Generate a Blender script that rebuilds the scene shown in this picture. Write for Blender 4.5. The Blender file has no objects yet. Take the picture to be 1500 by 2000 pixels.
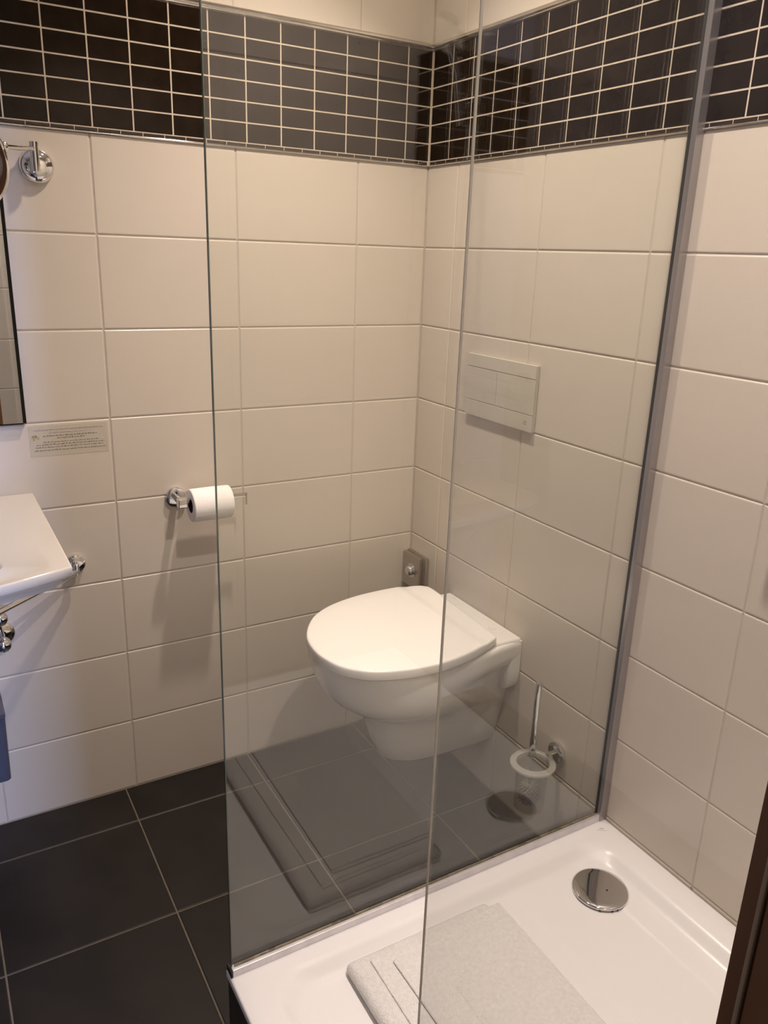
import bpy, bmesh, math, random
from mathutils import Matrix, Vector
random.seed(7)
C = bpy.context.scene.collection
SC = bpy.context.scene
PI = math.pi
# ------------------------------------------------------------------ camera
cam_d = bpy.data.cameras.new('camera'); cam = bpy.data.objects.new('camera', cam_d); C.objects.link(cam)
cam_d.sensor_fit = 'VERTICAL'; cam_d.sensor_height = 24.0; cam_d.lens = 18.683; cam_d.clip_start = 0.02
r_, u_, b_ = (0.8650938, -0.50048371, 0.03359726), (0.12634315, 0.28222578, 0.95099212), (-0.48543808, -0.81845261, 0.30738446)
cam.matrix_world = Matrix(((r_[0], u_[0], b_[0], -1.21159), (r_[1], u_[1], b_[1], -1.87943), (r_[2], u_[2], b_[2], 1.38029), (0, 0, 0, 1)))
SC.camera = cam
# ------------------------------------------------------------------ world, lights, exposure
w = bpy.data.worlds.new('world'); SC.world = w; w.use_nodes = True
bgn = w.node_tree.nodes['Background']; bgn.inputs[0].default_value = (0.60, 0.55, 0.50, 1); bgn.inputs[1].default_value = 0.25
def area(name, loc, target, size, power, col, size_y=None, spread=None):
    d = bpy.data.lights.new(name, 'AREA'); d.energy = power; d.color = col
    if size_y: d.shape = 'RECTANGLE'; d.size = size; d.size_y = size_y
    else: d.shape = 'DISK'; d.size = size
    if spread: d.spread = spread
    o = bpy.data.objects.new(name, d); C.objects.link(o); o.location = loc
    o.rotation_euler = (Vector(target) - Vector(loc)).to_track_quat('-Z', 'Y').to_euler()
    return o
WARM = (1.0, 0.83, 0.69)
area('downlight_toilet', (-0.43, -0.46, 2.325), (-0.43, -0.46, 0), 0.055, 6.3, (1.0, 0.85, 0.76), spread=math.radians(105))
area('downlight_toilet_spill', (-0.43, -0.46, 2.320), (-0.43, -0.46, 0), 0.07, 4.1, (1.0, 0.82, 0.66))
area('downlight_shower', (-0.47, -1.30, 2.325), (-0.47, -1.30, 0), 0.055, 12.0, (1.0, 0.87, 0.83), spread=math.radians(125))
area('daylight_window', (-0.93, -4.2, 1.05), (-1.35, 0, 0.55), 0.30, 100.0, (0.40, 0.53, 1.0), size_y=1.3)
SC.view_settings.view_transform = 'Standard'; SC.view_settings.look = 'None'
SC.view_settings.exposure = 0.0; SC.view_settings.gamma = 1.0; SC.view_settings.use_curve_mapping = False

# ------------------------------------------------------------------ materials
def mat(name, col, rough=0.4, metal=0.0, spec=0.5, noise=None, bump=None, coat=0.0, vary=0.0, aniso_streak=None):
    m = bpy.data.materials.new(name); m.use_nodes = True
    nt = m.node_tree; b = nt.nodes['Principled BSDF']
    b.inputs['Base Color'].default_value = (*col, 1); b.inputs['Roughness'].default_value = rough
    b.inputs['Metallic'].default_value = metal; b.inputs['Specular IOR Level'].default_value = spec
    b.inputs['Coat Weight'].default_value = coat
    geo = nt.nodes.new('ShaderNodeNewGeometry')
    if noise:                                   # (scale, amount[, stretch vector])
        n = nt.nodes.new('ShaderNodeTexNoise'); n.inputs['Scale'].default_value = noise[0]; n.inputs['Detail'].default_value = 6
        mp = nt.nodes.new('ShaderNodeMapping'); nt.links.new(geo.outputs['Position'], mp.inputs[0])
        if len(noise) > 2: mp.inputs['Scale'].default_value = noise[2]
        nt.links.new(mp.outputs[0], n.inputs['Vector'])
        rp = nt.nodes.new('ShaderNodeValToRGB'); a = noise[1]
        rp.color_ramp.elements[0].position = 0.3; rp.color_ramp.elements[1].position = 0.7
        rp.color_ramp.elements[0].color = (*[c*(1-a) for c in col], 1); rp.color_ramp.elements[1].color = (*[min(1, c*(1+a)) for c in col], 1)
        nt.links.new(n.outputs['Fac'], rp.inputs[0])
        out = rp.outputs[0]
        if vary:
            oi = nt.nodes.new('ShaderNodeObjectInfo'); hs = nt.nodes.new('ShaderNodeHueSaturation')
            mr = nt.nodes.new('ShaderNodeMapRange'); mr.inputs[3].default_value = 1-vary; mr.inputs[4].default_value = 1+vary
            nt.links.new(oi.outputs['Random'], mr.inputs[0]); nt.links.new(mr.outputs[0], hs.inputs['Value']); nt.links.new(out, hs.inputs['Color'])
            out = hs.outputs[0]
        nt.links.new(out, b.inputs['Base Color'])
    if bump:                                    # (scale, strength, distance[, stretch])
        n2 = nt.nodes.new('ShaderNodeTexNoise'); n2.inputs['Scale'].default_value = bump[0]; n2.inputs['Detail'].default_value = 4
        mp2 = nt.nodes.new('ShaderNodeMapping'); nt.links.new(geo.outputs['Position'], mp2.inputs[0]); nt.links.new(mp2.outputs[0], n2.inputs['Vector'])
        if len(bump) > 3: mp2.inputs['Scale'].default_value = bump[3]
        bp = nt.nodes.new('ShaderNodeBump'); bp.inputs['Strength'].default_value = bump[1]; bp.inputs['Distance'].default_value = bump[2]
        nt.links.new(n2.outputs['Fac'], bp.inputs['Height']); nt.links.new(bp.outputs[0], b.inputs['Normal'])
    return m
def glass(name, tint, ior=1.58):
    """thin clear pane: straight transmission plus Fresnel mirror, correct on both faces"""
    m = bpy.data.materials.new(name); m.use_nodes = True; nt = m.node_tree; nt.nodes.clear()
    o = nt.nodes.new('ShaderNodeOutputMaterial'); mix = nt.nodes.new('ShaderNodeMixShader')
    t = nt.nodes.new('ShaderNodeBsdfTransparent'); t.inputs[0].default_value = (*tint, 1)
    g = nt.nodes.new('ShaderNodeBsdfGlossy'); g.inputs['Roughness'].default_value = 0.0; g.inputs[0].default_value = (1, 1, 1, 1)
    fr = nt.nodes.new('ShaderNodeFresnel'); ge = nt.nodes.new('ShaderNodeNewGeometry'); mr = nt.nodes.new('ShaderNodeMapRange')
    mr.inputs[3].default_value = ior; mr.inputs[4].default_value = 1/ior
    nt.links.new(ge.outputs['Backfacing'], mr.inputs[0]); nt.links.new(mr.outputs[0], fr.inputs['IOR'])
    nt.links.new(fr.outputs[0], mix.inputs[0]); nt.links.new(t.outputs[0], mix.inputs[1]); nt.links.new(g.outputs[0], mix.inputs[2])
    nt.links.new(mix.outputs[0], o.inputs[0])
    return m
M = {}
M['tile'] = mat('cream_wall_tile', (0.62, 0.553, 0.470), 0.26, noise=(5, 0.015), bump=(9, 0.10, 0.004, (1, 1, 2.5)), vary=0.012)
M['grout'] = mat('cream_grout', (0.52, 0.46, 0.39), 0.8, noise=(60, 0.05))
M['mosaic'] = mat('dark_brown_mosaic', (0.014, 0.0082, 0.0045), 0.10, spec=0.22, noise=(30, 0.3), vary=0.15)
M['mosaic_grout'] = mat('beige_mosaic_grout', (0.62, 0.53, 0.42), 0.8, noise=(80, 0.06))
M['floor'] = mat('anthracite_floor_tile', (0.0125, 0.0095, 0.0080), 0.40, spec=0.32, noise=(9, 0.30), bump=(55, 0.12, 0.002), vary=0.05)
M['floor_grout'] = mat('floor_grout', (0.125, 0.10, 0.075), 0.85, noise=(60, 0.15))
M['chrome'] = mat('polished_chrome', (0.80, 0.80, 0.81), 0.05, metal=1)
M['trimmetal'] = mat('chrome_tile_trim', (0.78, 0.75, 0.71), 0.10, metal=1, noise=(20, 0.12), bump=(40, 0.2, 0.001))
M['alu'] = mat('anodised_aluminium', (0.72, 0.70, 0.72), 0.36, metal=0.55, noise=(40, 0.08, (1, 1, .1)))
M['channel'] = mat('grey_aluminium_channel', (0.42, 0.40, 0.40), 0.28, metal=0.8, noise=(40, 0.08, (1, 1, .1)))
M['basin'] = mat('cream_glazed_ceramic', (0.68, 0.63, 0.55), 0.10, noise=(2, 0.004), coat=0.4)
M['steel'] = mat('satin_steel', (0.52, 0.48, 0.43), 0.28, metal=1, bump=(200, 0.05, 0.0005))
M['seal'] = mat('black_rubber_seal', (0.012, 0.012, 0.010), 0.5)
M['silicone'] = mat('aged_silicone', (0.16, 0.13, 0.075), 0.5, noise=(70, 0.5))
M['ceramic'] = mat('white_glazed_ceramic', (0.86, 0.83, 0.79), 0.08, noise=(2, 0.004), coat=0.5)
M['lid'] = mat('white_duroplast', (0.90, 0.86, 0.82), 0.15, noise=(2, 0.004))
M['tray'] = mat('white_acrylic_tray', (0.84, 0.82, 0.80), 0.24, noise=(2, 0.004))
M['plate'] = mat('cream_flush_plastic', (0.54, 0.50, 0.42), 0.30, noise=(3, 0.01))
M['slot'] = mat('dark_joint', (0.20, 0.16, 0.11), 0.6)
M['paper'] = mat('white_toilet_paper', (0.90, 0.87, 0.83), 0.9, noise=(90, 0.02), bump=(300, 0.25, 0.001))
M['card'] = mat('shaded_cardboard_core', (0.045, 0.03, 0.02), 0.8, noise=(90, 0.1))  # cardboard darkened to paint in the shade inside the roll
M['towel'] = mat('white_terry_cloth', (0.86, 0.83, 0.79), 0.95, noise=(140, 0.05), bump=(420, 0.9, 0.004))
M['towelband'] = mat('white_woven_band', (0.84, 0.81, 0.77), 0.8, noise=(200, 0.03, (1, .2, 1)))
M['wood'] = mat('dark_brown_door_wood', (0.20, 0.088, 0.032), 0.38, noise=(14, 0.30, (1, 1, 0.12)), bump=(60, 0.1, 0.001, (1, 1, .1)))
M['doorseal'] = mat('grey_brown_rubber', (0.34, 0.26, 0.19), 0.6)
M['paint'] = mat('white_ceiling_paint', (0.78, 0.74, 0.68), 0.8, noise=(30, 0.01))
M['mirror'] = mat('silvered_mirror', (0.78, 0.80, 0.78), 0.01, metal=1)
M['mirroredge'] = mat('dark_mirror_edge', (0.012, 0.012, 0.008), 0.9, spec=0.1)
M['glass'] = glass('clear_shower_glass', (0.965, 0.975, 0.955))
M['glassb'] = glass('clear_return_glass', (0.955, 0.955, 0.945), 1.42)
M['edge'] = mat('polished_glass_edge', (0.10, 0.13, 0.09), 0.12, spec=0.9, noise=(8, 0.4, (1, 1, .4)))
M['edgeb'] = mat('frosted_glass_edge', (0.86, 0.80, 0.72), 0.45, spec=0.5, noise=(8, 0.25, (1, 1, .4)))
M['cup'] = glass('clear_cup_glass', (0.93, 0.93, 0.90))
M['frost'] = mat('frosted_glass_rim', (0.60, 0.58, 0.52), 0.25, noise=(30, 0.03))
M['frost'].node_tree.nodes['Principled BSDF'].inputs['Alpha'].default_value = 0.42
M['bristle'] = mat('white_nylon_brush', (0.26, 0.24, 0.20), 0.7, noise=(200, 0.2))
M['film'] = mat('clear_sticker_film', (0.72, 0.66, 0.54), 0.28, noise=(20, 0.01))
M['film'].node_tree.nodes['Principled BSDF'].inputs['Alpha'].default_value = 0.55
M['ink'] = mat('grey_print', (0.17, 0.15, 0.12), 0.6)
M['inkb'] = mat('violet_grey_print', (0.30, 0.26, 0.29), 0.6)
M['inky'] = mat('yellow_green_print', (0.40, 0.36, 0.17), 0.6)
M['plinth'] = mat('dark_plinth_tile', (0.030, 0.024, 0.020), 0.35, noise=(12, 0.2))
M['bin'] = mat('slate_blue_metal', (0.07, 0.075, 0.11), 0.35, noise=(12, 0.1))
M['holes'] = mat('dark_opening', (0.01, 0.01, 0.01), 0.6)
M['blackmir'] = mat('magnifying_mirror', (0.70, 0.70, 0.72), 0.01, metal=1)
mlamp = bpy.data.materials.new('lamp_lens'); mlamp.use_nodes = True
mlamp.node_tree.nodes['Principled BSDF'].inputs['Emission Color'].default_value = (*WARM, 1); mlamp.node_tree.nodes['Principled BSDF'].inputs['Emission Strength'].default_value = 4
M['lamp'] = mlamp

# ------------------------------------------------------------------ mesh helpers
class MB:
    def __init__(s): s.v = []; s.f = []
    def add(s, vs, fs):
        n = len(s.v); s.v += [tuple(v) for v in vs]; s.f += [tuple(i+n for i in f) for f in fs]; return s
    def box(s, x0, x1, y0, y1, z0, z1, bev=0.0):
        s.wn = True
        bm = bmesh.new(); bmesh.ops.create_cube(bm, size=1)
        for v in bm.verts: v.co = Vector(((x0+x1)/2 + v.co.x*(x1-x0), (y0+y1)/2 + v.co.y*(y1-y0), (z0+z1)/2 + v.co.z*(z1-z0)))
        if bev: bmesh.ops.bevel(bm, geom=bm.edges[:], offset=bev, segments=2, affect='EDGES', profile=0.5)
        return s.bm(bm)
    def bm(s, bm):
        bm.verts.index_update(); s.add([v.co[:] for v in bm.verts], [[v.index for v in f.verts] for f in bm.faces]); bm.free(); return s
    def rings(s, rings, cap0=True, cap1=True, closed=True):
        n = len(rings[0]); vs = [p for r in rings for p in r]; fs = []
        for i in range(len(rings)-1):
            for j in range(n if closed else n-1):
                k = (j+1) % n; fs.append((i*n+j, i*n+k, (i+1)*n+k, (i+1)*n+j))
        if cap0: fs.append(tuple(reversed(range(n))))
        if cap1: fs.append(tuple(range((len(rings)-1)*n, len(rings)*n)))
        return s.add(vs, fs)
    def lathe(s, o, axis, prof, n=36, cap0=True, cap1=True):
        """prof: list of (radius, distance along axis)"""
        ax = Vector(axis).normalized(); t = Vector((0, 0, 1)) if abs(ax.z) < .9 else Vector((1, 0, 0))
        a = ax.cross(t).normalized(); b = ax.cross(a); o = Vector(o)
        return s.rings([[o + ax*d + (a*math.cos(2*PI*j/n) + b*math.sin(2*PI*j/n))*r for j in range(n)] for r, d in prof], cap0, cap1)
    def tube(s, path, r, n=14, sx=1.0):
        P = [Vector(p) for p in path]; R = []; prev = None
        for i, p in enumerate(P):
            d = (P[min(i+1, len(P)-1)] - P[max(i-1, 0)]).normalized()
            if prev is None: t = Vector((0, 0, 1)) if abs(d.z) < .9 else Vector((1, 0, 0)); a = d.cross(t).normalized()
            else: a = (prev - d*prev.dot(d)).normalized()
            prev = a; b = d.cross(a); rr = r[i] if isinstance(r, (list, tuple)) else r
            R.append([p + (a*math.cos(2*PI*j/n)*sx + b*math.sin(2*PI*j/n))*rr for j in range(n)])
        return s.rings(R)
    def torus(s, o, axis, R, r, n=40, m=12):
        ax = Vector(axis).normalized(); t = Vector((0, 0, 1)) if abs(ax.z) < .9 else Vector((1, 0, 0))
        a = ax.cross(t).normalized(); b = ax.cross(a); o = Vector(o); vs = []; fs = []
        for i in range(n):
            e = a*math.cos(2*PI*i/n) + b*math.sin(2*PI*i/n)
            for j in range(m): vs.append(o + e*(R + r*math.cos(2*PI*j/m)) + ax*r*math.sin(2*PI*j/m))
        for i in range(n):
            for j in range(m):
                fs.append((i*m+j, ((i+1) % n)*m+j, ((i+1) % n)*m+(j+1) % m, i*m+(j+1) % m))
        return s.add(vs, fs)
def mesh(name, mb, m, smooth=True, ang=40):
    me = bpy.data.meshes.new(name); me.from_pydata(mb.v, [], mb.f); me.materials.append(m)
    bm = bmesh.new(); bm.from_mesh(me); bmesh.ops.recalc_face_normals(bm, faces=bm.faces[:]); bm.to_mesh(me); bm.free()
    if smooth:
        me.shade_smooth(); me.set_sharp_from_angle(angle=math.radians(ang))
    me.update(); return me
def obj(name, mb, m, parent=None, smooth=True, ang=40, label=None):
    me = mb if isinstance(mb, bpy.types.Mesh) else mesh(name, mb, m, smooth, ang)
    o = bpy.data.objects.new(name, me); C.objects.link(o)
    if getattr(mb, 'wn', False): o.modifiers.new('weighted_normals', 'WEIGHTED_NORMAL').keep_sharp = True
    if parent: o.parent = parent; o.matrix_parent_inverse = parent.matrix_world.inverted()
    if label: o['label'] = label
    return o
def thing(name, label, cat, loc, group=None):
    o = bpy.data.objects.new(name, None); C.objects.link(o); o.location = loc; o.empty_display_size = .05
    o.matrix_world = Matrix.Translation(loc)
    o['label'] = label; o['category'] = cat
    if group: o['group'] = group
    return o
def struct(name, mb, m, **k):
    o = obj(name, mb, m, **k); o['kind'] = 'structure'; return o
def part_at(name, me, parent, loc, rot=None):
    """a part sharing mesh data, placed at world loc"""
    o = bpy.data.objects.new(name, me); C.objects.link(o); o.parent = parent
    Mx = Matrix.Translation(loc)
    if rot is not None: Mx = Mx @ rot
    o.matrix_parent_inverse = parent.matrix_world.inverted() ; o.matrix_basis = Mx
    return o

# ------------------------------------------------------------------ structure: walls, floor, ceiling
HC = 2.35            # ceiling height
XL = -2.05           # far left wall
YB = -1.76           # back wall plane
G = 0.0016           # how deep the joints lie
def tile_mesh(name, wd, ht, m, bev, dep=0.006):
    """tile in local XZ plane, front face at y=0 looking to -y, body going to +y; softly rounded edges"""
    a, b = wd/2, ht/2
    def ring(i, y): return [(-a+i, y, -b+i), (a-i, y, -b+i), (a-i, y, b-i), (-a+i, y, b-i)]
    mb = MB().rings([ring(0, dep), ring(0, bev*.75), ring(bev*.16, bev*.38), ring(bev*.5, bev*.12), ring(bev, 0)], cap0=False)
    return mesh(name, mb, m, False)
_tc = {}
def lay(parent, plane, u0, u1, z0, z1, m, bev, name='tile', rot=None):
    key = (round(u1-u0, 4), round(z1-z0, 4), m.name)
    if key not in _tc: _tc[key] = tile_mesh(name, u1-u0, z1-z0, m, bev)
    um, zm = (u0+u1)/2, (z0+z1)/2
    if plane == 'A': loc, r = (um, 0, zm), None                       # u = x
    elif plane == 'B': loc, r = (0, um, zm), Matrix.Rotation(-PI/2, 4, 'Z')   # u = y, faces -x
    elif plane == 'C': loc, r = (XL, um, zm), Matrix.Rotation(PI/2, 4, 'Z')
    elif plane == 'D': loc, r = (um, YB, zm), Matrix.Rotation(PI, 4, 'Z')
    elif plane == 'F': loc, r = (um, zm, 0), Matrix.Rotation(-PI/2, 4, 'X')
    jit = Matrix.Rotation(random.uniform(-.0006, .0006), 4, 'X') @ Matrix.Rotation(random.uniform(-.0006, .0006), 4, 'Z')
    return part_at(name, _tc[key], parent, loc, (r @ jit) if r else jit)
def spans(lo, hi, first, pitch, gap):
    """spans between seams first, first+pitch.. covering lo..hi"""
    s = [lo]; k = math.ceil((lo+1e-4-first)/pitch); x = first + k*pitch
    while x < hi-1e-4:
        if x > lo+1e-4: s.append(x)
        x += pitch
    s.append(hi); g = gap/2
    return [(a+g, b-g) for a, b in zip(s[:-1], s[1:]) if b-a > .012]
BAND0, BAND1 = 1.6095, 1.8655
ROWS = [(k*.2, (k+1)*.2) for k in range(8)]
UP = [(1.8765, 2.0765), (2.0765, 2.2765), (2.2765, HC)]
wallA = struct('wall_left', MB().box(XL-.1, .1, G, .1, -.05, HC), M['grout'])
wallB = struct('wall_right', MB().box(G, .1, YB-.1, G, -.05, HC), M['grout'])
gt = 0.0022
for (z0, z1) in ROWS + UP:
    for a, b in spans(XL, 0, -.2048, .31722, gt): lay(wallA, 'A', a, b, z0+gt/2, z1-gt/2, M['tile'], .0032)
    for a, b in spans(YB, 0, -.1358, .3193, gt): lay(wallB, 'B', a, b, z0+gt/2, z1-gt/2, M['tile'], .0032)
# dark mosaic band: its own pale grout bed, then the little tiles
obj('mosaic_grout_bed', MB().box(XL, 0, G*.6, G+.004, BAND0-.008, BAND1), M['mosaic_grout'], wallA)
obj('mosaic_grout_bed', MB().box(G*.6, G+.004, YB, 0, BAND0-.008, BAND1), M['mosaic_grout'], wallB)
mg = 0.0031; mh = (BAND1-BAND0)/6.03
for k in range(6):
    z0 = BAND0 + .001 + k*mh
    for a, b in spans(XL, -.001, -.0716, .0844, mg): lay(wallA, 'A', a, b, z0+mg/2, z0+mh-mg/2, M['mosaic'], .0013, 'mosaic_tile')
    for a, b in spans(YB, -.001, -.0880, .0848, mg): lay(wallB, 'B', a, b, z0+mg/2, z0+mh-mg/2, M['mosaic'], .0013, 'mosaic_tile')
# chrome listels above and below the band
def trim_prof(z0, z1, d):
    n = 6; pr = [(0, z1)]
    for i in range(n+1):
        t = i/n*PI/2; pr.append((d*math.sin(t)*.98+.0002, z1 - (z1-z0)*.62*(1-math.cos(t))))
    return pr + [(d, z0+.0015), (d-.0012, z0), (0, z0)]
def trim(z0, z1, d, flip=False):
    pr = trim_prof(z0, z1, d)
    if flip: pr = [(a, z0+z1-b) for a, b in pr]
    return pr
M['reflection'] = mat('dark_trim_reflection', (0.030, 0.020, 0.014), 0.12, spec=0.5, noise=(30, .3))  # dark pieces imitate the mosaic mirrored in the chrome trim
for a, b in spans(XL, -.004, -.0305, .0465, .0016): lay(wallA, 'A', a, b, 1.6036, 1.6096, M['reflection'], .0010, 'trim_reflection_tile')
for a, b in spans(YB, -.004, -.0305, .0465, .0016): lay(wallB, 'B', a, b, 1.6036, 1.6096, M['reflection'], .0010, 'trim_reflection_tile')
lo, hi = trim(1.5985, 1.6034, .0045), trim(1.8645, 1.8775, .0055, True)
struct('trim_1', MB().rings([[(XL, -a, b) for a, b in lo], [(-a, -a, b) for a, b in lo]]), M['trimmetal'], ang=30)
struct('trim_2', MB().rings([[(-a, YB, b) for a, b in lo], [(-a, -a, b) for a, b in lo]]), M['trimmetal'], ang=30)
struct('trim_3', MB().rings([[(XL, -a, b) for a, b in hi], [(-a, -a, b) for a, b in hi]]), M['trimmetal'], ang=30)
struct('trim_4', MB().rings([[(-a, YB, b) for a, b in hi], [(-a, -a, b) for a, b in hi]]), M['trimmetal'], ang=30)
# side wall on the far left and back wall with the doorway (mostly seen in mirrors and glass)
wallC = struct('wall_far_left', MB().box(XL-.1, XL-G, YB-.1, .1, -.05, HC), M['grout'])
DX0, DX1 = -1.86, -1.0           # doorway
wallD = struct('wall_back', MB().box(DX1+.07, .1, YB-.12, YB-G, -.05, HC).box(XL-.1, DX0-.07, YB-.12, YB-G, -.05, HC).box(DX0-.07, DX1+.07, YB-.12, YB-G, 2.12, HC), M['grout'])
for (z0, z1) in ROWS + [(1.6, 1.8), (1.8, 2.0), (2.0, 2.2), (2.2, HC)]:
    for a, b in spans(YB, 0, -.1358, .3193, gt): lay(wallC, 'C', a, b, z0+gt/2, z1-gt/2, M['tile'], .0032)
    for a, b in spans(DX1+.071, 0, -.2048, .31722, gt): lay(wallD, 'D', a, b, z0+gt/2, z1-gt/2, M['tile'], .0032)
floor = struct('floor', MB().box(XL-.1, .1, -3.2, .1, -.1, -G), M['floor_grout'])
for a, b in spans(XL, 0, -.1845, .3415, .0036):
    for c, d in spans(-3.2, 0, -.1405, .3350, .0036): lay(floor, 'F', a, b, c, d, M['floor'], .002)
struct('ceiling', MB().box(XL-.1, .1, YB-.12, .1, HC, HC+.08), M['paint'])
# door frame right beside the camera
door = struct('door_1', MB().box(DX1, DX1+.075, YB-.13, YB, 0, 2.12, .0015).box(DX0-.07, DX0, YB-.13, YB, 0, 2.12, .0015).box(DX0, DX1, YB-.13, YB, 2.05, 2.12, .0015), M['wood'])
obj('door_seal', MB().box(DX1-.0022, DX1, YB-.0083, YB-.0066, .01, 2.05, .0006), M['doorseal'], door, label='narrow grey seal strip let into the brown frame')
obj('door_stop', MB().box(DX1-.0025, DX1, YB-.128, YB-.0095, 0, 2.05, .0012), M['wood'], door)

# ------------------------------------------------------------------ shower: plinth, tray, waste, glass
TX0, TX1, TY0, TY1, TZ = -.878, -.0015, -1.7565, -.8335, .1935
tray = thing('shower_tray', 'square white shower tray raised on a dark plinth beside the glass screen', 'shower tray', ((TX0+TX1)/2, (TY0+TY1)/2, 0))
def rrect(x0, x1, y0, y1, r, z, n=10):
    out = []
    for cx, cy, a0 in ((x1-r, y1-r, 0), (x0+r, y1-r, PI/2), (x0+r, y0+r, PI), (x1-r, y0+r, 3*PI/2)):
        for i in range(n+1):
            a = a0 + PI/2*i/n; out.append((cx+r*math.cos(a), cy+r*math.sin(a), z))
    return out
def inset(d, r, z): return rrect(TX0+d, TX1-d, TY0+d, TY1-d, r, z)
DR = (-.1425, -.990)
rg = [inset(0, .004, TZ-.014), inset(0, .004, TZ-.004), inset(.0012, .004, TZ-.001), inset(.004, .005, TZ), inset(.052, .050, TZ-.0005), inset(.058, .056, TZ-.002), inset(.066, .062, TZ-.008),
      inset(.075, .066, TZ-.017), inset(.085, .070, TZ-.023), inset(.100, .075, TZ-.0255), inset(.13, .075, TZ-.0265)]
n_ = len(rg[0])
last = []
for t in (.35, .7, .9):
    rr = []
    for (x, y, z) in rg[10]:
        rr.append((x+(DR[0]-x)*t, y+(DR[1]-y)*t, TZ-.0265-.004*t))
    last.append(rr)
obj('tray_shell', MB().rings(rg + last, False, True), M['tray'], tray, ang=50)
def pl(d, z): return rrect(TX0+.003+d, TX1-d, TY0+d, TY1-.001-d, .003, z, 4)
obj('plinth', MB().rings([pl(0, .0005), pl(0, TZ-.0142), pl(.02, TZ-.0142), pl(.02, TZ-.048)]), M['plinth'], tray, smooth=False, label='dark tiled plinth under the white tray')
# little maker's mark on the rim by the wall corner
mk = MB()
def dash(mb, o, ex, ez, u0, u1, v0, v1, nrm, t=.0002):
    o, ex, ez, nrm = map(Vector, (o, ex, ez, nrm))
    p = [o+ex*u+ez*v for u, v in ((u0, v0), (u1, v0), (u1, v1), (u0, v1))]
    mb.add([q+nrm*t for q in p]+p, [(0, 1, 2, 3), (0, 4, 5, 1), (1, 5, 6, 2), (2, 6, 7, 3), (3, 7, 4, 0)])
oM, eX, eY = (-.036, -.8835, TZ-.0003), (.80, -.60, 0), (.60, .80, 0)
for u0, u1, v0, v1 in ((-.0045, -.0015, .006, .0072), (-.003, -.0018, .0045, .006), (-.001, .0005, .0045, .0072), (.0012, .0045, .006, .0072), (.002, .0035, .0045, .006)): dash(mk, oM, eX, eY, u0, u1, v0, v1, (0, 0, 1))
u = -.011
for wd in (.0022, .0014, .0026, .0012, .0018, .0024, .0016, .0022): dash(mk, oM, eX, eY, u, u+wd, 0, .0011, (0, 0, 1)); u += wd+.0007
obj('maker_mark', mk, M['inkb'], tray, smooth=False)
dz = TZ-.0305
waste = thing('shower_waste', 'round polished chrome waste cover in the corner of the white shower tray', 'drain', (DR[0], DR[1], dz))
obj('waste_ring', MB().lathe((DR[0], DR[1], dz-.001), (0, 0, 1), [(.050, 0), (.050, .0045), (.046, .0048)]), M['holes'], waste)
obj('waste_cover', MB().lathe((DR[0], DR[1], dz+.0035), (0, 0, 1), [(.052, 0), (.0560, .0005), (.0572, .0030), (.0560, .0050), (.053, .0062), (.04, .0068), (.02, .0071), (.002, .0072)], n=64), M['chrome'], waste, ang=60)
obj('vent_hole', MB().lathe((DR[0]+.006, DR[1]-.0125, dz+.0103), (0, 0, 1), [(.0022, 0), (.0022, .0006)], n=12), M['holes'], waste)
for a in (225, 262, 250): 
    c, s = math.cos(math.radians(a)), math.sin(math.radians(a))
    obj('rim_notch', MB().box(DR[0]+c*.0565-.0015, DR[0]+c*.0565+.0015, DR[1]+s*.0565-.0015, DR[1]+s*.0565+.0015, dz+.0032, dz+.0055, .0003), M['holes'], waste)

GY = -.8455; GT = .0050; GZ = 2.02
def pane(x0, x1, y0, y1, z0, z1): return MB().box(x0, x1, y0, y1, z0, z1)
scr = thing('shower_screen', 'large clear glass shower screen between toilet and tray with black channel at wall', 'glass panel', (-.435, GY, TZ))
obj('glass_pane', pane(-.8705, -.012, GY-GT/2, GY+GT/2, TZ+.004, GZ), M['glass'], scr, smooth=False)
obj('pane_edge', MB().box(-.8722, -.8706, GY-GT/2, GY+GT/2, TZ+.004, GZ, .0005), M['edge'], scr, label='dark green polished vertical glass edge')
obj('wall_channel', MB().box(-.020, -.0005, GY-.0150, GY-.0035, TZ, GZ+.01, .0008).box(-.004, -.0005, GY-.0040, GY+.006, TZ, GZ+.01, .0005), M['channel'], scr, label='polished aluminium channel fixed to the wall')
obj('channel_seal', MB().box(-.0190, -.0045, GY-.0034, GY+.0045, TZ, GZ+.008, .0008), M['seal'], scr, label='black rubber seal in the wall channel')
obj('bottom_rail', MB().box(-.8735, -.0195, GY-.0130, GY-.0028, TZ-.0005, TZ+.0150, .0015).box(-.8735, -.0195, GY+.0028, GY+.0080, TZ-.0005, TZ+.0060, .0012), M['alu'], scr, label='bright aluminium rail along the tray rim')
sb = MB(); random.seed(3); x = -.868
while x < -.03:
    l = random.uniform(.012, .035); h = random.uniform(.0006, .0024)
    sb.box(x, min(x+l, -.022), GY-.0062, GY-.0026, TZ+.0148, TZ+.0154+h, .0003); x += l
obj('silicone_bead', sb, M['silicone'], scr, label='yellowed silicone line along the glass foot')
obj('end_cap', MB().box(-.8765, -.8725, GY-.0130, GY+.0100, TZ-.012, TZ+.012, .001), M['seal'], scr)
PX = -.866
ret = thing('return_panel', 'near clear glass return panel standing on the open front edge of the shower tray', 'glass panel', (PX, -1.585, TZ))
obj('glass_pane', pane(PX-.0012, PX+.0012, -1.7555, -1.3985, TZ+.004, GZ), M['glassb'], ret, smooth=False)
obj('pane_edge', MB().box(PX-.0012, PX+.0012, -1.3984, -1.3974, TZ+.004, GZ, .0003), M['edgeb'], ret, label='pale frosted vertical glass edge')
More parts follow.
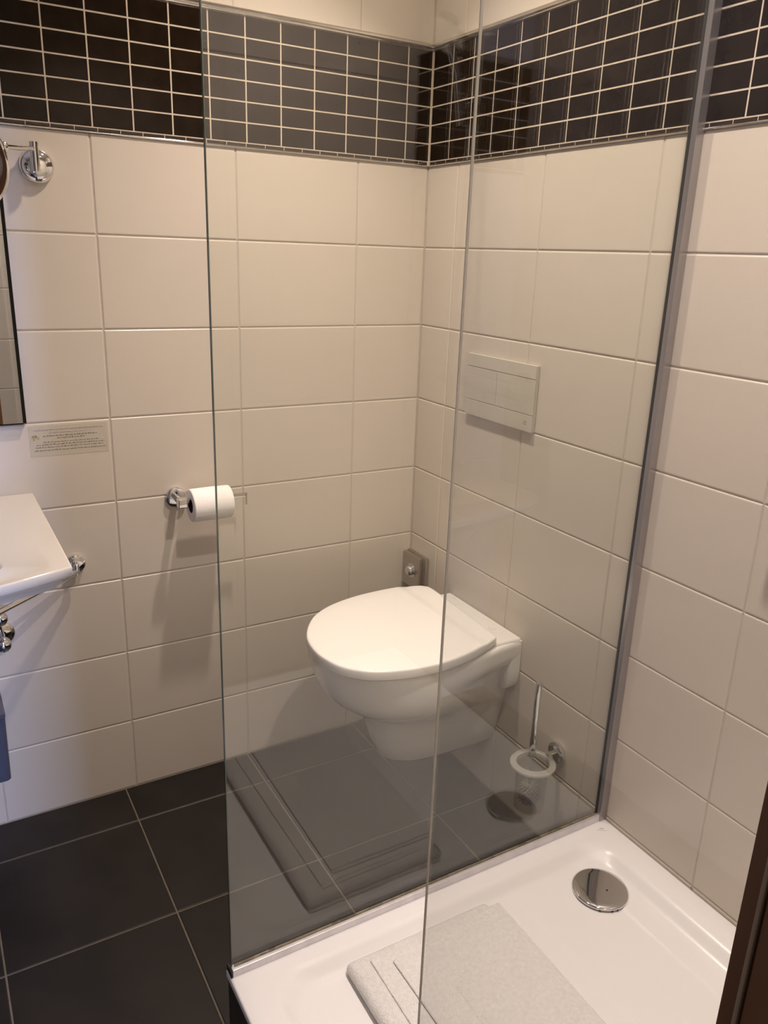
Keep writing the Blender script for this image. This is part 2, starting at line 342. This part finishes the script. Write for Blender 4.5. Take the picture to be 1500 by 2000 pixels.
obj('bottom_rail', MB().box(PX-.010, PX-.0013, -1.7555, -1.397, TZ-.0005, TZ+.012, .001).box(PX+.0013, PX+.010, -1.7555, -1.397, TZ-.0005, TZ+.012, .001), M['alu'], ret)

# folded bath mat lying in the tray
def noise2(a, b): return math.sin(a*37.1+b*11.3)*.5 + math.sin(a*91.7-b*53.9)*.3 + math.sin(a*17.9+b*71.3)*.2
tw = thing('folded_towel', 'folded white terry towel lying in the middle of the shower tray', 'towel', (-.53, -1.10, TZ-.028))
def slab(x0, x1, y0, y1, z0, z1, r, rot=0, seed=0, nx=44, ny=44, roundfold=True):
    """soft cloth slab: rounded edges, faint waves; superellipse side profile"""
    rings = []; cx, cy = (x0+x1)/2, (y0+y1)/2
    prof = [(0.0, z0)] + [(r*(1-math.cos(t)) , z0+(z1-z0)*(.5-.5*math.cos(t*2))) for t in []]
    lev = []
    for i in range(9):
        t = PI*i/8; lev.append((r*(1-math.sin(t)), z0 + (z1-z0)*(.5-.5*math.cos(t))))
    for d, z in lev: rings.append(rrect(x0+d, x1-d, y0+d, y1-d, max(r*.55, .004), z, 8))
    for k in (.25, .5, .75, .93):
        dd = k*min(x1-x0, y1-y0)/2
        rings.append(rrect(x0+r+dd*.98, x1-r-dd*.98, y0+r+dd*.98, y1-r-dd*.98, .003, z1+.0006*k, 8)) if (x1-x0-2*r-2*dd) > .012 and (y1-y0-2*r-2*dd) > .012 else None
    def wv(p):
        x, y, z = p; n = noise2(x*1.3+seed, y*1.3); x += .0022*noise2(y*.6+seed, z*2); y += .0022*noise2(x*.7, seed+z); z += .0011*n*(1 if z > (z0+z1)/2 else 0)
        a = math.radians(rot); dx, dy = x-cx, y-cy
        return (cx+dx*math.cos(a)-dy*math.sin(a), cy+dx*math.sin(a)+dy*math.cos(a), z)
    return MB().rings([[wv(p) for p in r_] for r_ in rings])
zb = TZ-.0262
obj('lower_fold', slab(-.692, -.385, -1.43, -.922, zb-.001, zb+.030, .014, 0, 1), M['towel'], tw)
obj('middle_fold', slab(-.656, -.372, -1.43, -.944, zb+.029, zb+.0335, .0022, -.6, 2), M['towel'], tw)
obj('upper_fold', slab(-.617, -.376, -1.44, -.966, zb+.033, zb+.0385, .0026, .5, 3), M['towel'], tw)
obj('corner_fold', slab(-.560, -.462, -1.43, -1.060, zb+.038, zb+.0405, .0012, -2.5, 4), M['towel'], tw, label='narrow turned-back woven end of the towel')

# ------------------------------------------------------------------ wall-hung toilet
TYc = -.372
toilet = thing('toilet', 'white wall-hung toilet with closed lid on the tiled wall behind the glass', 'toilet', (0, TYc, .12))
def sec(z, nose, hm, xb, hb, xm=-.25, n=56, pw=2.15):
    """closed outline at height z: rounded nose at x=nose, widest hm at xm, tapering to hb at the wall (x=xb)"""
    half = []
    for i in range(n+1):
        t = PI/2*i/n
        cx, sx = math.cos(t), math.sin(t)
        half.append((xm - (xm-nose)*(cx**(2/pw)), hm*(sx**(2/pw))))
    m = 18
    for i in range(1, m+1):
        t = i/m; e = t*t*(3-2*t); half.append((xm+(xb-xm)*t, hm+(hb-hm)*(e*.55+t*.45)))
    pts = [(x, TYc+y, z) for x, y in half] + [(x, TYc-y, z) for x, y in reversed(half[1:])]
    k = .012*max(0, min(1, (.29-z)/.12))          # the foot rises slightly towards its front
    return [(x, y, z_+k*(-x)/.3) for x, y, z_ in pts]
bowl = MB()
bowl.rings([
    sec(.140, -.268, .056, -.001, .050, -.15), sec(.144, -.298, .067, -.001, .062, -.17), sec(.156, -.313, .074, -.001, .070, -.18, pw=2.6), sec(.200, -.327, .080, -.001, .085, -.19, pw=2.8),
    sec(.250, -.341, .088, -.001, .096, -.19, pw=2.7), sec(.290, -.353, .097, -.001, .104, -.19, pw=2.5), sec(.301, -.365, .110, -.001, .107, -.20, pw=2.3), sec(.316, -.390, .130, -.001, .110, -.21),
    sec(.338, -.420, .152, -.001, .113, -.23), sec(.360, -.447, .172, -.001, .115, -.24), sec(.390, -.468, .185, -.001, .117, -.25), sec(.412, -.476, .189, -.001, .122, -.25),
    sec(.428, -.482, .192, -.001, .152, -.25), sec(.450, -.487, .194, -.001, .157, -.25), sec(.470, -.490, .195, -.001, .157, -.25), sec(.481, -.491, .195, -.001, .1565, -.25), sec(.4855, -.487, .191, -.003, .152, -.25)])
# wall flange with rounded lower corners
fl = []
for y, z in [(-.157, .484), (-.157, .40), (-.155, .375), (-.148, .356), (-.135, .344), (-.115, .340), (.115, .340), (.135, .344), (.148, .356), (.155, .375), (.157, .40), (.157, .484)]: fl.append((y, z))
fl = [(y, z) for y, z in fl]
bowl.rings([[(-.0008, TYc+y, z) for y, z in fl], [(-.030, TYc+y*.995, z) for y, z in fl], [(-.034, TYc+y*.975, .41+(z-.41)*.97) for y, z in fl]])
obj('bowl', bowl, M['ceramic'], toilet, ang=60)
obj('rear_shelf', MB().box(-.085, -.0008, TYc-.1555, TYc+.1555, .470, .4925, .007), M['ceramic'], toilet, ang=60)
# lid outline: left flank (towards the left wall) and right flank, both from nose to rear; the lid sits slightly askew on its hinges
LF = [(-.505, -.392), (-.498, -.345), (-.480, -.301), (-.448, -.254), (-.412, -.220), (-.355, -.190), (-.280, -.171), (-.201, -.165), (-.124, -.168), (-.088, -.174), (-.068, -.186), (-.059, -.206), (-.060, -.263), (-.066, -.355)]
RF = [(-.505, -.392), (-.504, -.430), (-.489, -.486), (-.460, -.525), (-.423, -.551), (-.357, -.572), (-.281, -.580), (-.212, -.572), (-.148, -.555), (-.105, -.538), (-.084, -.528), (-.077, -.518), (-.075, -.480), (-.066, -.355)]
def crom(P, m=9):
    out = []
    for i in range(len(P)-1):
        p0 = P[i-1] if i else (P[0][0]-.0, 2*P[0][1]-P[1][1]); p1, p2 = P[i], P[i+1]; p3 = P[i+2] if i+2 < len(P) else P[i+1]
        for k in range(m):
            t = k/m
            out.append(tuple(.5*((2*p1[a])+(-p0[a]+p2[a])*t+(2*p0[a]-5*p1[a]+4*p2[a]-p3[a])*t*t+(-p0[a]+3*p1[a]-3*p2[a]+p3[a])*t**3) for a in (0, 1)))
    return out + [P[-1]]
LS, RS = crom(LF), crom(RF)
loop = LS + list(reversed(RS[1:-1]))          # closed: nose -> left -> rear -> right
NL = len(loop)
def off(d, z, cz=0.0):
    out = []
    for i in range(NL):
        a, b, c = loop[i-1], loop[i], loop[(i+1) % NL]
        tx, ty = c[0]-a[0], c[1]-a[1]; l = math.hypot(tx, ty); nx, ny = ty/l, -tx/l     # inward for this winding
        x, y = b[0]+nx*d, b[1]+ny*d
        out.append((x, y, z - cz*crease(x, y)))
    return out
def crease(x, y):
    t = (x + .150 + .10*(-.37-y)*0)/.035; t = max(0, min(1, t)); return t*t*(3-2*t)
seat = obj('seat', MB().rings([off(.012, .4862), off(.0095, .4868), off(.0095, .4920), off(.012, .4926)]), M['slot'], toilet, ang=50, label='thin seat ring coloured dark as the shaded gap under the lid')  # dark colour stands for the shade between lid and bowl
lidr = [off(.0030, .4920), off(.0008, .4926), off(0, .4940), off(.0004, .5115, .0030), off(.0012, .5138, .0035), off(.0030, .5153, .004), off(.0060, .5160, .0042)]
lm_ = MB(); lm_.rings(lidr, cap0=True, cap1=False)
top = lidr[-1]; h = len(LS)-1; cols = 10
grid = []
for i in range(0, h+1):
    L = top[i]; R_ = top[(NL-i) % NL]
    row = []
    for j in range(cols+1):
        p = Vector(L).lerp(Vector(R_), j/cols); q = (j/cols)*(1-j/cols)*4; p.z = .5160 + .0009*q*min(1, i/20) - .0042*crease(p.x, p.y); row.append(tuple(p))
    grid.append(row)
vs = [p for row in grid for p in row]; fs = []
for i in range(h):
    for j in range(cols):
        fs.append((i*(cols+1)+j, i*(cols+1)+j+1, (i+1)*(cols+1)+j+1, (i+1)*(cols+1)+j))
lm_.add(vs, fs)
bm = bmesh.new(); tmp = bpy.data.meshes.new('lid_tmp'); tmp.from_pydata(lm_.v, [], lm_.f); bm.from_mesh(tmp)
bmesh.ops.remove_doubles(bm, verts=bm.verts[:], dist=1e-4); lm2 = MB(); lm2.bm(bm); bpy.data.meshes.remove(tmp)
obj('lid', lm2, M['lid'], toilet, ang=50, label='closed smooth white lid')
for sy in (-1, 1):
    hg = obj('hinge', MB().lathe((-.037, TYc+sy*.082, .487), (0, 0, 1), [(.010, 0), (.010, .006), (.0085, .0080)], 20), M['ceramic'], toilet, ang=50)
mk = MB(); u = -.008
for wd in (.0018, .0026, .0014, .0022, .003): dash(mk, (-.018, TYc+.115, .4926), (0, -1, 0), (1, 0, 0), u, u+wd, 0, .0012, (0, 0, 1)); u += wd+.0008
obj('maker_mark', mk, M['inkb'], toilet, smooth=False)

# flush plate
fp = thing('flush_plate', 'flat cream dual flush plate on the tiled wall above the toilet', 'flush plate', (0, -.370, 1.078))
y0, y1, z0, z1 = -.5015, -.2390, 1.0015, 1.1540
obj('back_frame', MB().box(-.0075, -.0005, y0, y1, z0, z1, .001), M['plate'], fp)
T = .0105
obj('cover_strip', MB().box(-T, -.0074, y0, y1, z1-.0305, z1, .0009), M['plate'], fp)
obj('cover_strip', MB().box(-T, -.0074, y0, y1, z0, z0+.0385, .0009), M['plate'], fp)
ym = -.3615
obj('flush_button', MB().box(-T+.0002, -.0074, ym+.0005, y1-.0002, z0+.0398, z1-.0318, .0008), M['plate'], fp)
obj('flush_button', MB().box(-T+.0002, -.0074, y0+.0002, ym-.0005, z0+.0398, z1-.0318, .0008), M['plate'], fp)
mk = MB(); oo = (-T, -.478, z0+.016)
for u0, u1, v0, v1 in ((-.004, -.002, .004, .007), (-.001, .001, .005, .0085), (.0018, .004, .004, .0065)): dash(mk, oo, (0, -1, 0), (0, 0, 1), u0, u1, v0, v1, (-1, 0, 0))
u = -.0075
for wd in (.002, .0014, .0024, .0016, .002): dash(mk, oo, (0, -1, 0), (0, 0, 1), u, u+wd, 0, .0016, (-1, 0, 0)); u += wd+.0008
obj('maker_mark', mk, M['slot'], fp, smooth=False)

# steel valve box in the corner
vb = thing('stop_valve', 'square brushed steel valve cover with chrome knob in the wall corner behind the toilet', 'valve', (0, -.055, .50))
obj('back_plate', MB().box(-.012, -.0005, -.1030, -.0025, .445, .5505, .003), M['steel'], vb)
obj('front_cover', MB().box(-.0275, -.0118, -.0880, -.0035, .448, .5470, .002), M['steel'], vb)
obj('knob_recess', MB().lathe((-.0276, -.052, .5010), (-1, 0, 0), [(.021, -.001), (.021, .0012), (.017, .0014)], 32), M['chrome'], vb)
obj('knob', MB().lathe((-.0285, -.052, .5010), (-1, 0, 0), [(.014, 0), (.015, .004), (.014, .012), (.010, .015), (.003, .016)], 28), M['chrome'], vb, ang=60)

# ------------------------------------------------------------------ toilet brush
br = thing('toilet_brush', 'toilet brush with chrome handle in a clear glass cup on the wall beside the toilet', 'toilet brush', (-.078, -.692, .14))
bx, by, bz = -.078, -.692, .262
obj('wall_rosette', MB().lathe((-.0005, -.692, .2650), (-1, 0, 0), [(.0255, 0), (.026, .002), (.026, .009), (.0235, .0108), (.012, .0112)], 36), M['chrome'], br, ang=40)
obj('holder_arm', MB().box(-.036, -.010, -.6985, -.6855, .2585, .2705, .0015), M['chrome'], br)
obj('holder_ring', MB().torus((bx, by, bz-.009), (0, 0, 1), .041, .0028), M['chrome'], br)
obj('glass_cup', MB().lathe((bx, by, .135), (0, 0, 1), [(.002, 0), (.030, 0), (.034, .003), (.036, .02), (.0385, .118), (.0365, .118), (.034, .02), (.031, .005), (.002, .004)], 40, cap0=True, cap1=True), M['cup'], br, ang=50)
obj('cup_rim', MB().rings([[(bx+r*math.cos(2*PI*j/48), by+r*math.sin(2*PI*j/48), z) for j in range(48)] for r, z in ((.0375, bz-.010), (.0525, bz-.007), (.0540, bz-.004), (.0530, bz-.001), (.0450, bz+.0015), (.0405, bz+.003), (.0378, bz+.001), (.0375, bz-.010))], False, False), M['frost'], br, ang=50, label='frosted flanged rim of the cup')
hx, hy = bx+.004, by+.010
obj('handle', MB().lathe((hx, hy, .288), (0.0, 0.0, 1), [(.0068, 0), (.0078, .006), (.0078, .176), (.0070, .1785), (.003, .179)], 24), M['chrome'], br, ang=40)
obj('ferrule', MB().lathe((hx, hy, .262), (0, 0, 1), [(.004, 0), (.0072, .012), (.0085, .018), (.0075, .026)], 20), M['frost'], br)
obj('brush_stem', MB().lathe((hx-.002, hy-.004, .190), (0, 0, 1), [(.004, 0), (.0045, .080)], 14), M['frost'], br)
bh = MB()
for k in range(9):
    for j in range(14):
        a = 2*PI*(j+.5*(k % 2))/14; z = .150+k*.006; R = .024 if 0 < k < 8 else .017
        p0 = Vector((hx-.002, hy-.004, z)); p1 = p0+Vector((math.cos(a)*R, math.sin(a)*R, -.002)); bh.tube([p0, p1], .0016, 5)
o = obj('bristles', bh, M['bristle'], br); o['kind'] = 'stuff'

# ------------------------------------------------------------------ paper holder + roll
RZ = .792; RY = -.0720
ph = thing('paper_holder', 'chrome toilet paper holder with round rosette on the left tiled wall', 'paper holder', (-.694, 0, .79))
obj('wall_rosette', MB().lathe((-.697, -.0005, .7950), (0, -1, 0), [(.0250, 0), (.0255, .002), (.0255, .010), (.023, .0115), (.010, .012)], 40), M['chrome'], ph, ang=40)
obj('holder_post', MB().tube([(-.697, -.010, .795), (-.700, -.045, .797), (-.700, RY+.008, .799)], [.0085, .0085, .0085], 20), M['chrome'], ph)
obj('elbow', MB().box(-.713, -.688, RY-.0110, RY+.0110, .787, .811, .004), M['chrome'], ph)
obj('holder_bar', MB().box(-.690, -.541, RY-.0035, RY+.0035, .7965, .8070, .0015), M['chrome'], ph)
obj('bar_tip', MB().box(-.5425, -.5385, RY-.0055, RY+.0055, .775, .807, .0012), M['chrome'], ph)
rl = thing('toilet_paper_roll', 'white toilet paper roll hanging on the chrome holder', 'toilet paper', (-.627, RY, RZ))
R0, Rc = .0400, .0180; x0, x1 = -.682, -.583; zc = .7895
obj('paper', MB().lathe((x0, RY, zc), (1, 0, 0), [(Rc, .001), (R0-.003, 0), (R0-.0008, .0012), (R0, .004), (R0+.0004, (x1-x0)/2), (R0, x1-x0-.004), (R0-.0008, x1-x0-.0012), (R0-.003, x1-x0), (Rc, x1-x0-.001), (Rc, .001)], 56, False, False), M['paper'], rl, ang=50)
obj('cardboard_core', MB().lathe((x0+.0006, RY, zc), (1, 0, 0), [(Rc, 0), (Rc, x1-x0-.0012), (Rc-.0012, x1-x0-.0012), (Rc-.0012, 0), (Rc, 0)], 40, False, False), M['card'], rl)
obj('loose_sheet', MB().rings([[(x0+.002, RY-(R0+.0006)*math.cos(a), zc+(R0+.0006)*math.sin(a)) for a in [PI*.15-i*PI*.3/8 for i in range(9)]] , [(x1-.002, RY-(R0+.0006)*math.cos(a), zc+(R0+.0006)*math.sin(a)) for a in [PI*.15-i*PI*.3/8 for i in range(9)]]], False, False, closed=False), M['paper'], rl)

# ------------------------------------------------------------------ sticker
st = thing('notice_sticker', 'small clear notice sticker with fine print on the tiles below the wall mirror', 'sticker', (-.93, 0, .958))
sx0, sx1, sz0, sz1 = -1.0145, -.8470, .9245, .9930
obj('film', MB().box(sx0, sx1, -.0006, .0003, sz0, sz1), M['film'], st, smooth=False)
W_, H_ = sx1-sx0, sz1-sz0
def rowtext(mb, u0, u1, v, h, seed):
    random.seed(seed); u = u0
    while u < u1:
        l = random.uniform(.018, .05); e = min(u+l, u1)
        x = u
        while x < e-.004:
            cw = random.uniform(.0045, .0085); hh = h*random.choice((.6, .6, 1, .75)); 
            dash(mb, (sx0, -.0006, sz0), (1, 0, 0), (0, 0, 1), x*W_, min(x+cw, e)*W_, v*H_, (v+hh)*H_, (0, -1, 0), .00008); x += cw+.0022
        u = e+.010
a1, a2 = MB(), MB()
rowtext(a1, .07, .94, .84, .045, 1)
rowtext(a1, .25, .80, .745, .030, 2)
for r, (u0, u1, v, h) in enumerate(((.17, .86, .64, .045), (.35, .70, .56, .045), (.17, .88, .44, .035), (.08, .95, .355, .04), (.07, .95, .27, .04), (.05, .97, .17, .04))): rowtext(a2, u0, u1, v, h, 10+r)
obj('heading_print', a1, M['inkb'], st, smooth=False); obj('body_print', a2, M['ink'], st, smooth=False)
a3 = MB()
for u0, u1, v0, v1 in ((.045, .065, .52, .70), (.065, .10, .60, .68), (.10, .125, .56, .64), (.03, .05, .64, .68), (.075, .095, .66, .71)): dash(a3, (sx0, -.0006, sz0), (1, 0, 0), (0, 0, 1), u0*W_, u1*W_, v0*H_, v1*H_, (0, -1, 0), .0001)
obj('emblem_print', a3, M['inky'], st, smooth=False)

# ------------------------------------------------------------------ mirrors
mi = thing('wall_mirror', 'tall frameless wall mirror with dark edge above the washbasin', 'mirror', (-1.45, 0, 1.003))
obj('mirror_glass', MB().box(-1.85, -1.0245, -.0130, -.0085, 1.0050, 1.585), M['mirror'], mi, smooth=False)
obj('mirror_edge', MB().box(-1.0243, -1.0175, -.0130, -.0005, 1.0035, 1.587).box(-1.852, -1.0243, -.0128, -.0005, 1.0020, 1.0048).box(-1.852, -1.0243, -.0084, -.0005, 1.005, 1.587), M['mirroredge'], mi, smooth=False, label='thin black edge of the mirror')
mm = thing('magnifying_mirror', 'round magnifying mirror on a chrome arm at the upper left wall', 'shaving mirror', (-.948, 0, 1.53))
mx, mz = -.9475, 1.527
obj('wall_rosette', MB().lathe((mx, -.0005, mz), (0, -1, 0), [(.0330, 0), (.0335, .002), (.0325, .010), (.0270, .0170), (.016, .0200), (.004, .0205)], 44), M['chrome'], mm, ang=60)
obj('pivot_post', MB().tube([(mx-.006, -.034, mz-.012), (mx-.006, -.034, mz+.042)], .0085, 24).tube([(mx-.002, -.015, mz), (mx-.005, -.034, mz)], .008, 16), M['chrome'], mm)
obj('swing_arm', MB().tube([(mx-.006, -.034, mz+.030), (mx-.040, -.100, mz+.022), (mx-.078, -.175, mz+.015)], .0042, 14), M['chrome'], mm)
MC = Vector((mx-.1655, -.2080, 1.508)); MR = .0905
ax = Vector((-.25, -.95, -.10)).normalized()
obj('disc_pivot', MB().tube([MC + Vector((.0880, .014, .030)), (mx-.078, -.175, mz+.015)], .0055, 12).lathe(MC + Vector((.0870, .01, .020)), (0, 0, 1), [(.004, 0), (.007, .004), (.007, .016), (.004, .020)], 14), M['chrome'], mm)
obj('mirror_disc', MB().lathe(MC+ax*.008, ax, [(.0885, -.002), (.0885, 0), (.06, -.0018), (.03, -.003), (.003, -.0034)], 56, True, True), M['blackmir'], mm, ang=60)
obj('mirror_rim', MB().lathe(MC, ax, [(.086, .004), (.0888, .0080), (.0910, .007), (.0920, 0), (.0905, -.008), (.075, -.013), (.02, -.015)], 56, False, True), M['chrome'], mm, ang=60)

# ------------------------------------------------------------------ washbasin and what hangs below it
BZ = .8425
wb = thing('washbasin', 'white rectangular washbasin on the left wall under the wall mirror', 'washbasin', (-1.40, -.25, BZ))
def front(x):      # gently bowed front edge
    t = (x+1.400)/.382; return -.490-.078*(1-t*t)
XB0, XB1 = -1.782, -1.018
def bout(z, d, n=40):
    pts = [(XB1-d, -.0008, z)]; 
    for i in range(n+1):
        x = XB1-d+(XB0+d-XB1+d)*i/n; pts.append((x, front(x)+d, z))
    pts.append((XB0+d, -.0008, z)); return pts
bs = MB(); rgs = [bout(BZ-.045, .030), bout(BZ-.026, .014), bout(BZ-.020, .0045), bout(BZ-.017, .001), bout(BZ-.003, 0), bout(BZ-.0008, .001), bout(BZ, .003)]
bs.rings(rgs, True, False)
# top with bowl: ring from outer outline to an inner rounded rectangle with same point count
outer = rgs[-1]; n = len(outer)
def inner(d, z, r=.05):
    ring = rrect(-1.680+d, -1.122-d, -.470+d, -.130-d, r, z, 24)
    out = []
    cxx, cyy = -1.401, -.30
    for (x, y, _) in outer:
        a = math.atan2((y-cyy), (x-cxx)); best = None
        for i in range(len(ring)):
            p, q = ring[i], ring[(i+1) % len(ring)]
            c1 = math.cos(a)*(p[1]-cyy)-math.sin(a)*(p[0]-cxx); c2 = math.cos(a)*(q[1]-cyy)-math.sin(a)*(q[0]-cxx)
            if c1 <= 0 < c2 or c2 <= 0 < c1:
                t = c1/(c1-c2); px, py = p[0]+(q[0]-p[0])*t, p[1]+(q[1]-p[1])*t
                if (px-cxx)*math.cos(a)+(py-cyy)*math.sin(a) > 0: best = (px, py, z); break
        out.append(best or (x*.5+cxx*.5, y*.5+cyy*.5, z))
    return out
bs.rings([outer, inner(-.004, BZ), inner(0, BZ-.002), inner(.006, BZ-.012), inner(.018, BZ-.07, .06), inner(.05, BZ-.095, .08), inner(.13, BZ-.100, .03)], False, True)
bs.rings([[(x, y, z) for x, y, z in rrect(-1.70, -1.10, -.47, -.05, .05, BZ-.043, 8)], rrect(-1.66, -1.15, -.43, -.09, .07, BZ-.115, 8)], False, True)
obj('basin_body', bs, M['basin'], wb, ang=45)
obj('overflow_plug', MB().lathe((-1.40, -.30, BZ-.0995), (0, 0, 1), [(.032, 0), (.032, .003), (.028, .005)], 32), M['chrome'], wb)
ta = thing('towel_arm', 'slim chrome swivel towel arm on the wall beneath the washbasin corner', 'towel rail', (-.944, 0, .655))
tx, tz = -.9435, .6575
obj('wall_rosette', MB().lathe((tx, -.0005, tz+.003), (0, -1, 0), [(.0215, 0), (.0220, .002), (.0220, .010), (.0195, .012), (.008, .0125)], 36), M['chrome'], ta, ang=40)
obj('pivot', MB().lathe((tx-.001, -.022, tz-.020), (0, 0, 1), [(.0035, 0), (.0068, .002), (.0068, .026), (.0035, .028)], 20), M['chrome'], ta)
obj('arm', MB().tube([(tx-.001, -.022, tz-.011), (-.996, -.065, .644), (-1.122, -.169, .642), (-1.24, -.267, .641)], .0070, 14), M['chrome'], ta)
obj('arm', MB().tube([(tx-.001, -.022, tz-.014), (-1.005, -.055, .640), (-1.26, -.190, .636)], .0045, 14), M['chrome'], ta)
def angle_valve(loc, label, r):
    x, z = loc
    v = thing('angle_valve', label, 'valve', (x, 0, z), 'angle valves under the washbasin')
    obj('wall_rosette', MB().lathe((x, -.0005, z), (0, -1, 0), [(r, 0), (r+.001, .002), (r*.9, .007), (r*.4, .010)], 32), M['chrome'], v, ang=60)
    obj('valve_body', MB().tube([(x, -.008, z), (x, -.055, z)], .0085, 18).tube([(x, -.035, z), (x-.004, -.036, z+.05)], .006, 14), M['chrome'], v)
    obj('valve_knob', MB().lathe((x, -.052, z), (0, -1, 0), [(.010, 0), (.0165, .003), (.0165, .016), (.0135, .020), (.003, .021)], 28), M['chrome'], v, ang=50)
angle_valve((-1.1200, .5780), 'upper small chrome angle valve on the wall under the washbasin', .020)
angle_valve((-1.1190, .5130), 'lower chrome angle valve with round knob under the washbasin', .030)
bt = thing('bottle_trap', 'chrome bottle trap under the middle of the washbasin', 'drain trap', (-1.40, -.28, .55))
obj('trap_body', MB().lathe((-1.40, -.28, .545), (0, 0, 1), [(.030, 0), (.034, .004), (.034, .075), (.026, .085), (.016, .09), (.016, .183)], 30), M['chrome'], bt, ang=50)
obj('waste_pipe', MB().tube([(-1.40, -.255, .595), (-1.40, -.01, .595)], .016, 18).lathe((-1.40, -.0005, .595), (0, -1, 0), [(.035, 0), (.035, .004), (.018, .010)], 28), M['chrome'], bt)
bn = thing('wall_bin', 'slate blue waste bin at the left edge low on the wall', 'waste bin', (-1.25, -.06, .19))
bi = MB().rings([rrect(-1.36, -1.1395, -.115, -.001, .012, .196), rrect(-1.365, -1.1365, -.12, -.001, .012, .36), rrect(-1.367, -1.135, -.122, -.001, .012, .362)])
obj('bin_body', bi, M['bin'], bn, ang=40)
obj('bin_lid', MB().rings([rrect(-1.366, -1.136, -.121, -.001, .012, .3625), rrect(-1.366, -1.136, -.121, -.001, .012, .372), rrect(-1.355, -1.147, -.11, -.008, .010, .376)]), M['bin'], bn, ang=40)

# ------------------------------------------------------------------ shower mixer just past the right edge (casts the soft shadow seen there)
sm = thing('shower_mixer', 'chrome bar shower mixer with hand shower on the wall at the right edge', 'shower mixer', (0, -1.30, 1.10))
obj('mixer_bar', MB().tube([(-.060, -1.455, 1.10), (-.060, -1.160, 1.10)], .021, 24), M['chrome'], sm)
for yy in (-1.37, -1.24): obj('wall_rosette', MB().lathe((-.0005, yy, 1.10), (-1, 0, 0), [(.034, 0), (.034, .006), (.015, .012), (.015, .050)], 28), M['chrome'], sm, ang=40)
for yy, dd in ((-1.455, -1), (-1.185, 1)): obj('control_knob', MB().lathe((-.060, yy, 1.10), (0, dd, 0), [(.024, 0), (.025, .004), (.024, .030), (.018, .034)], 28), M['chrome'], sm, ang=40)
hs = [(-.060, -1.31, 1.08)]
for i in range(1, 25):
    t = i/24; hs.append((-.060-.05*math.sin(PI*t), -1.31-.12*t, 1.08-.55*math.sin(PI*t)+.62*t))
obj('hose', MB().tube(hs, .007, 10), M['chrome'], sm)
rr_ = sm
obj('rail_pole', MB().tube([(-.045, -1.43, 1.20), (-.045, -1.43, 1.86)], .010, 18), M['chrome'], rr_)
for zz in (1.22, 1.84): obj('rail_bracket', MB().tube([(-.0005, -1.43, zz), (-.045, -1.43, zz)], .013, 16), M['chrome'], rr_)
obj('slider', MB().box(-.075, -.030, -1.447, -1.413, 1.66, 1.71, .005), M['chrome'], rr_)
obj('hand_shower', MB().tube([(-.083, -1.43, 1.66), (-.100, -1.43, 1.76), (-.125, -1.43, 1.83)], [.012, .012, .014], 16).lathe((-.125, -1.43, 1.84), (-.75, 0, -.66), [(.02, -.012), (.045, .002), (.046, .014), (.042, .018)], 30), M['chrome'], rr_)

# ------------------------------------------------------------------ ceiling downlights (housings; the lights themselves are at the top)
for lx, ly, nm in ((-.43, -.46, 'round chrome ceiling downlight above the toilet'), (-.47, -1.30, 'round chrome ceiling downlight above the shower tray')):
    t = thing('ceiling_downlight', nm, 'light', (lx, ly, HC), 'ceiling downlights')
    obj('lamp_ring', MB().lathe((lx, ly, HC-.0005), (0, 0, -1), [(.046, 0), (.046, .003), (.040, .006), (.034, .004), (.033, 0)], 36, False, False), M['chrome'], t)
    obj('lamp_lens', MB().lathe((lx, ly, HC-.0008), (0, 0, -1), [(.030, 0), (.030, .002)], 28), M['lamp'], t)
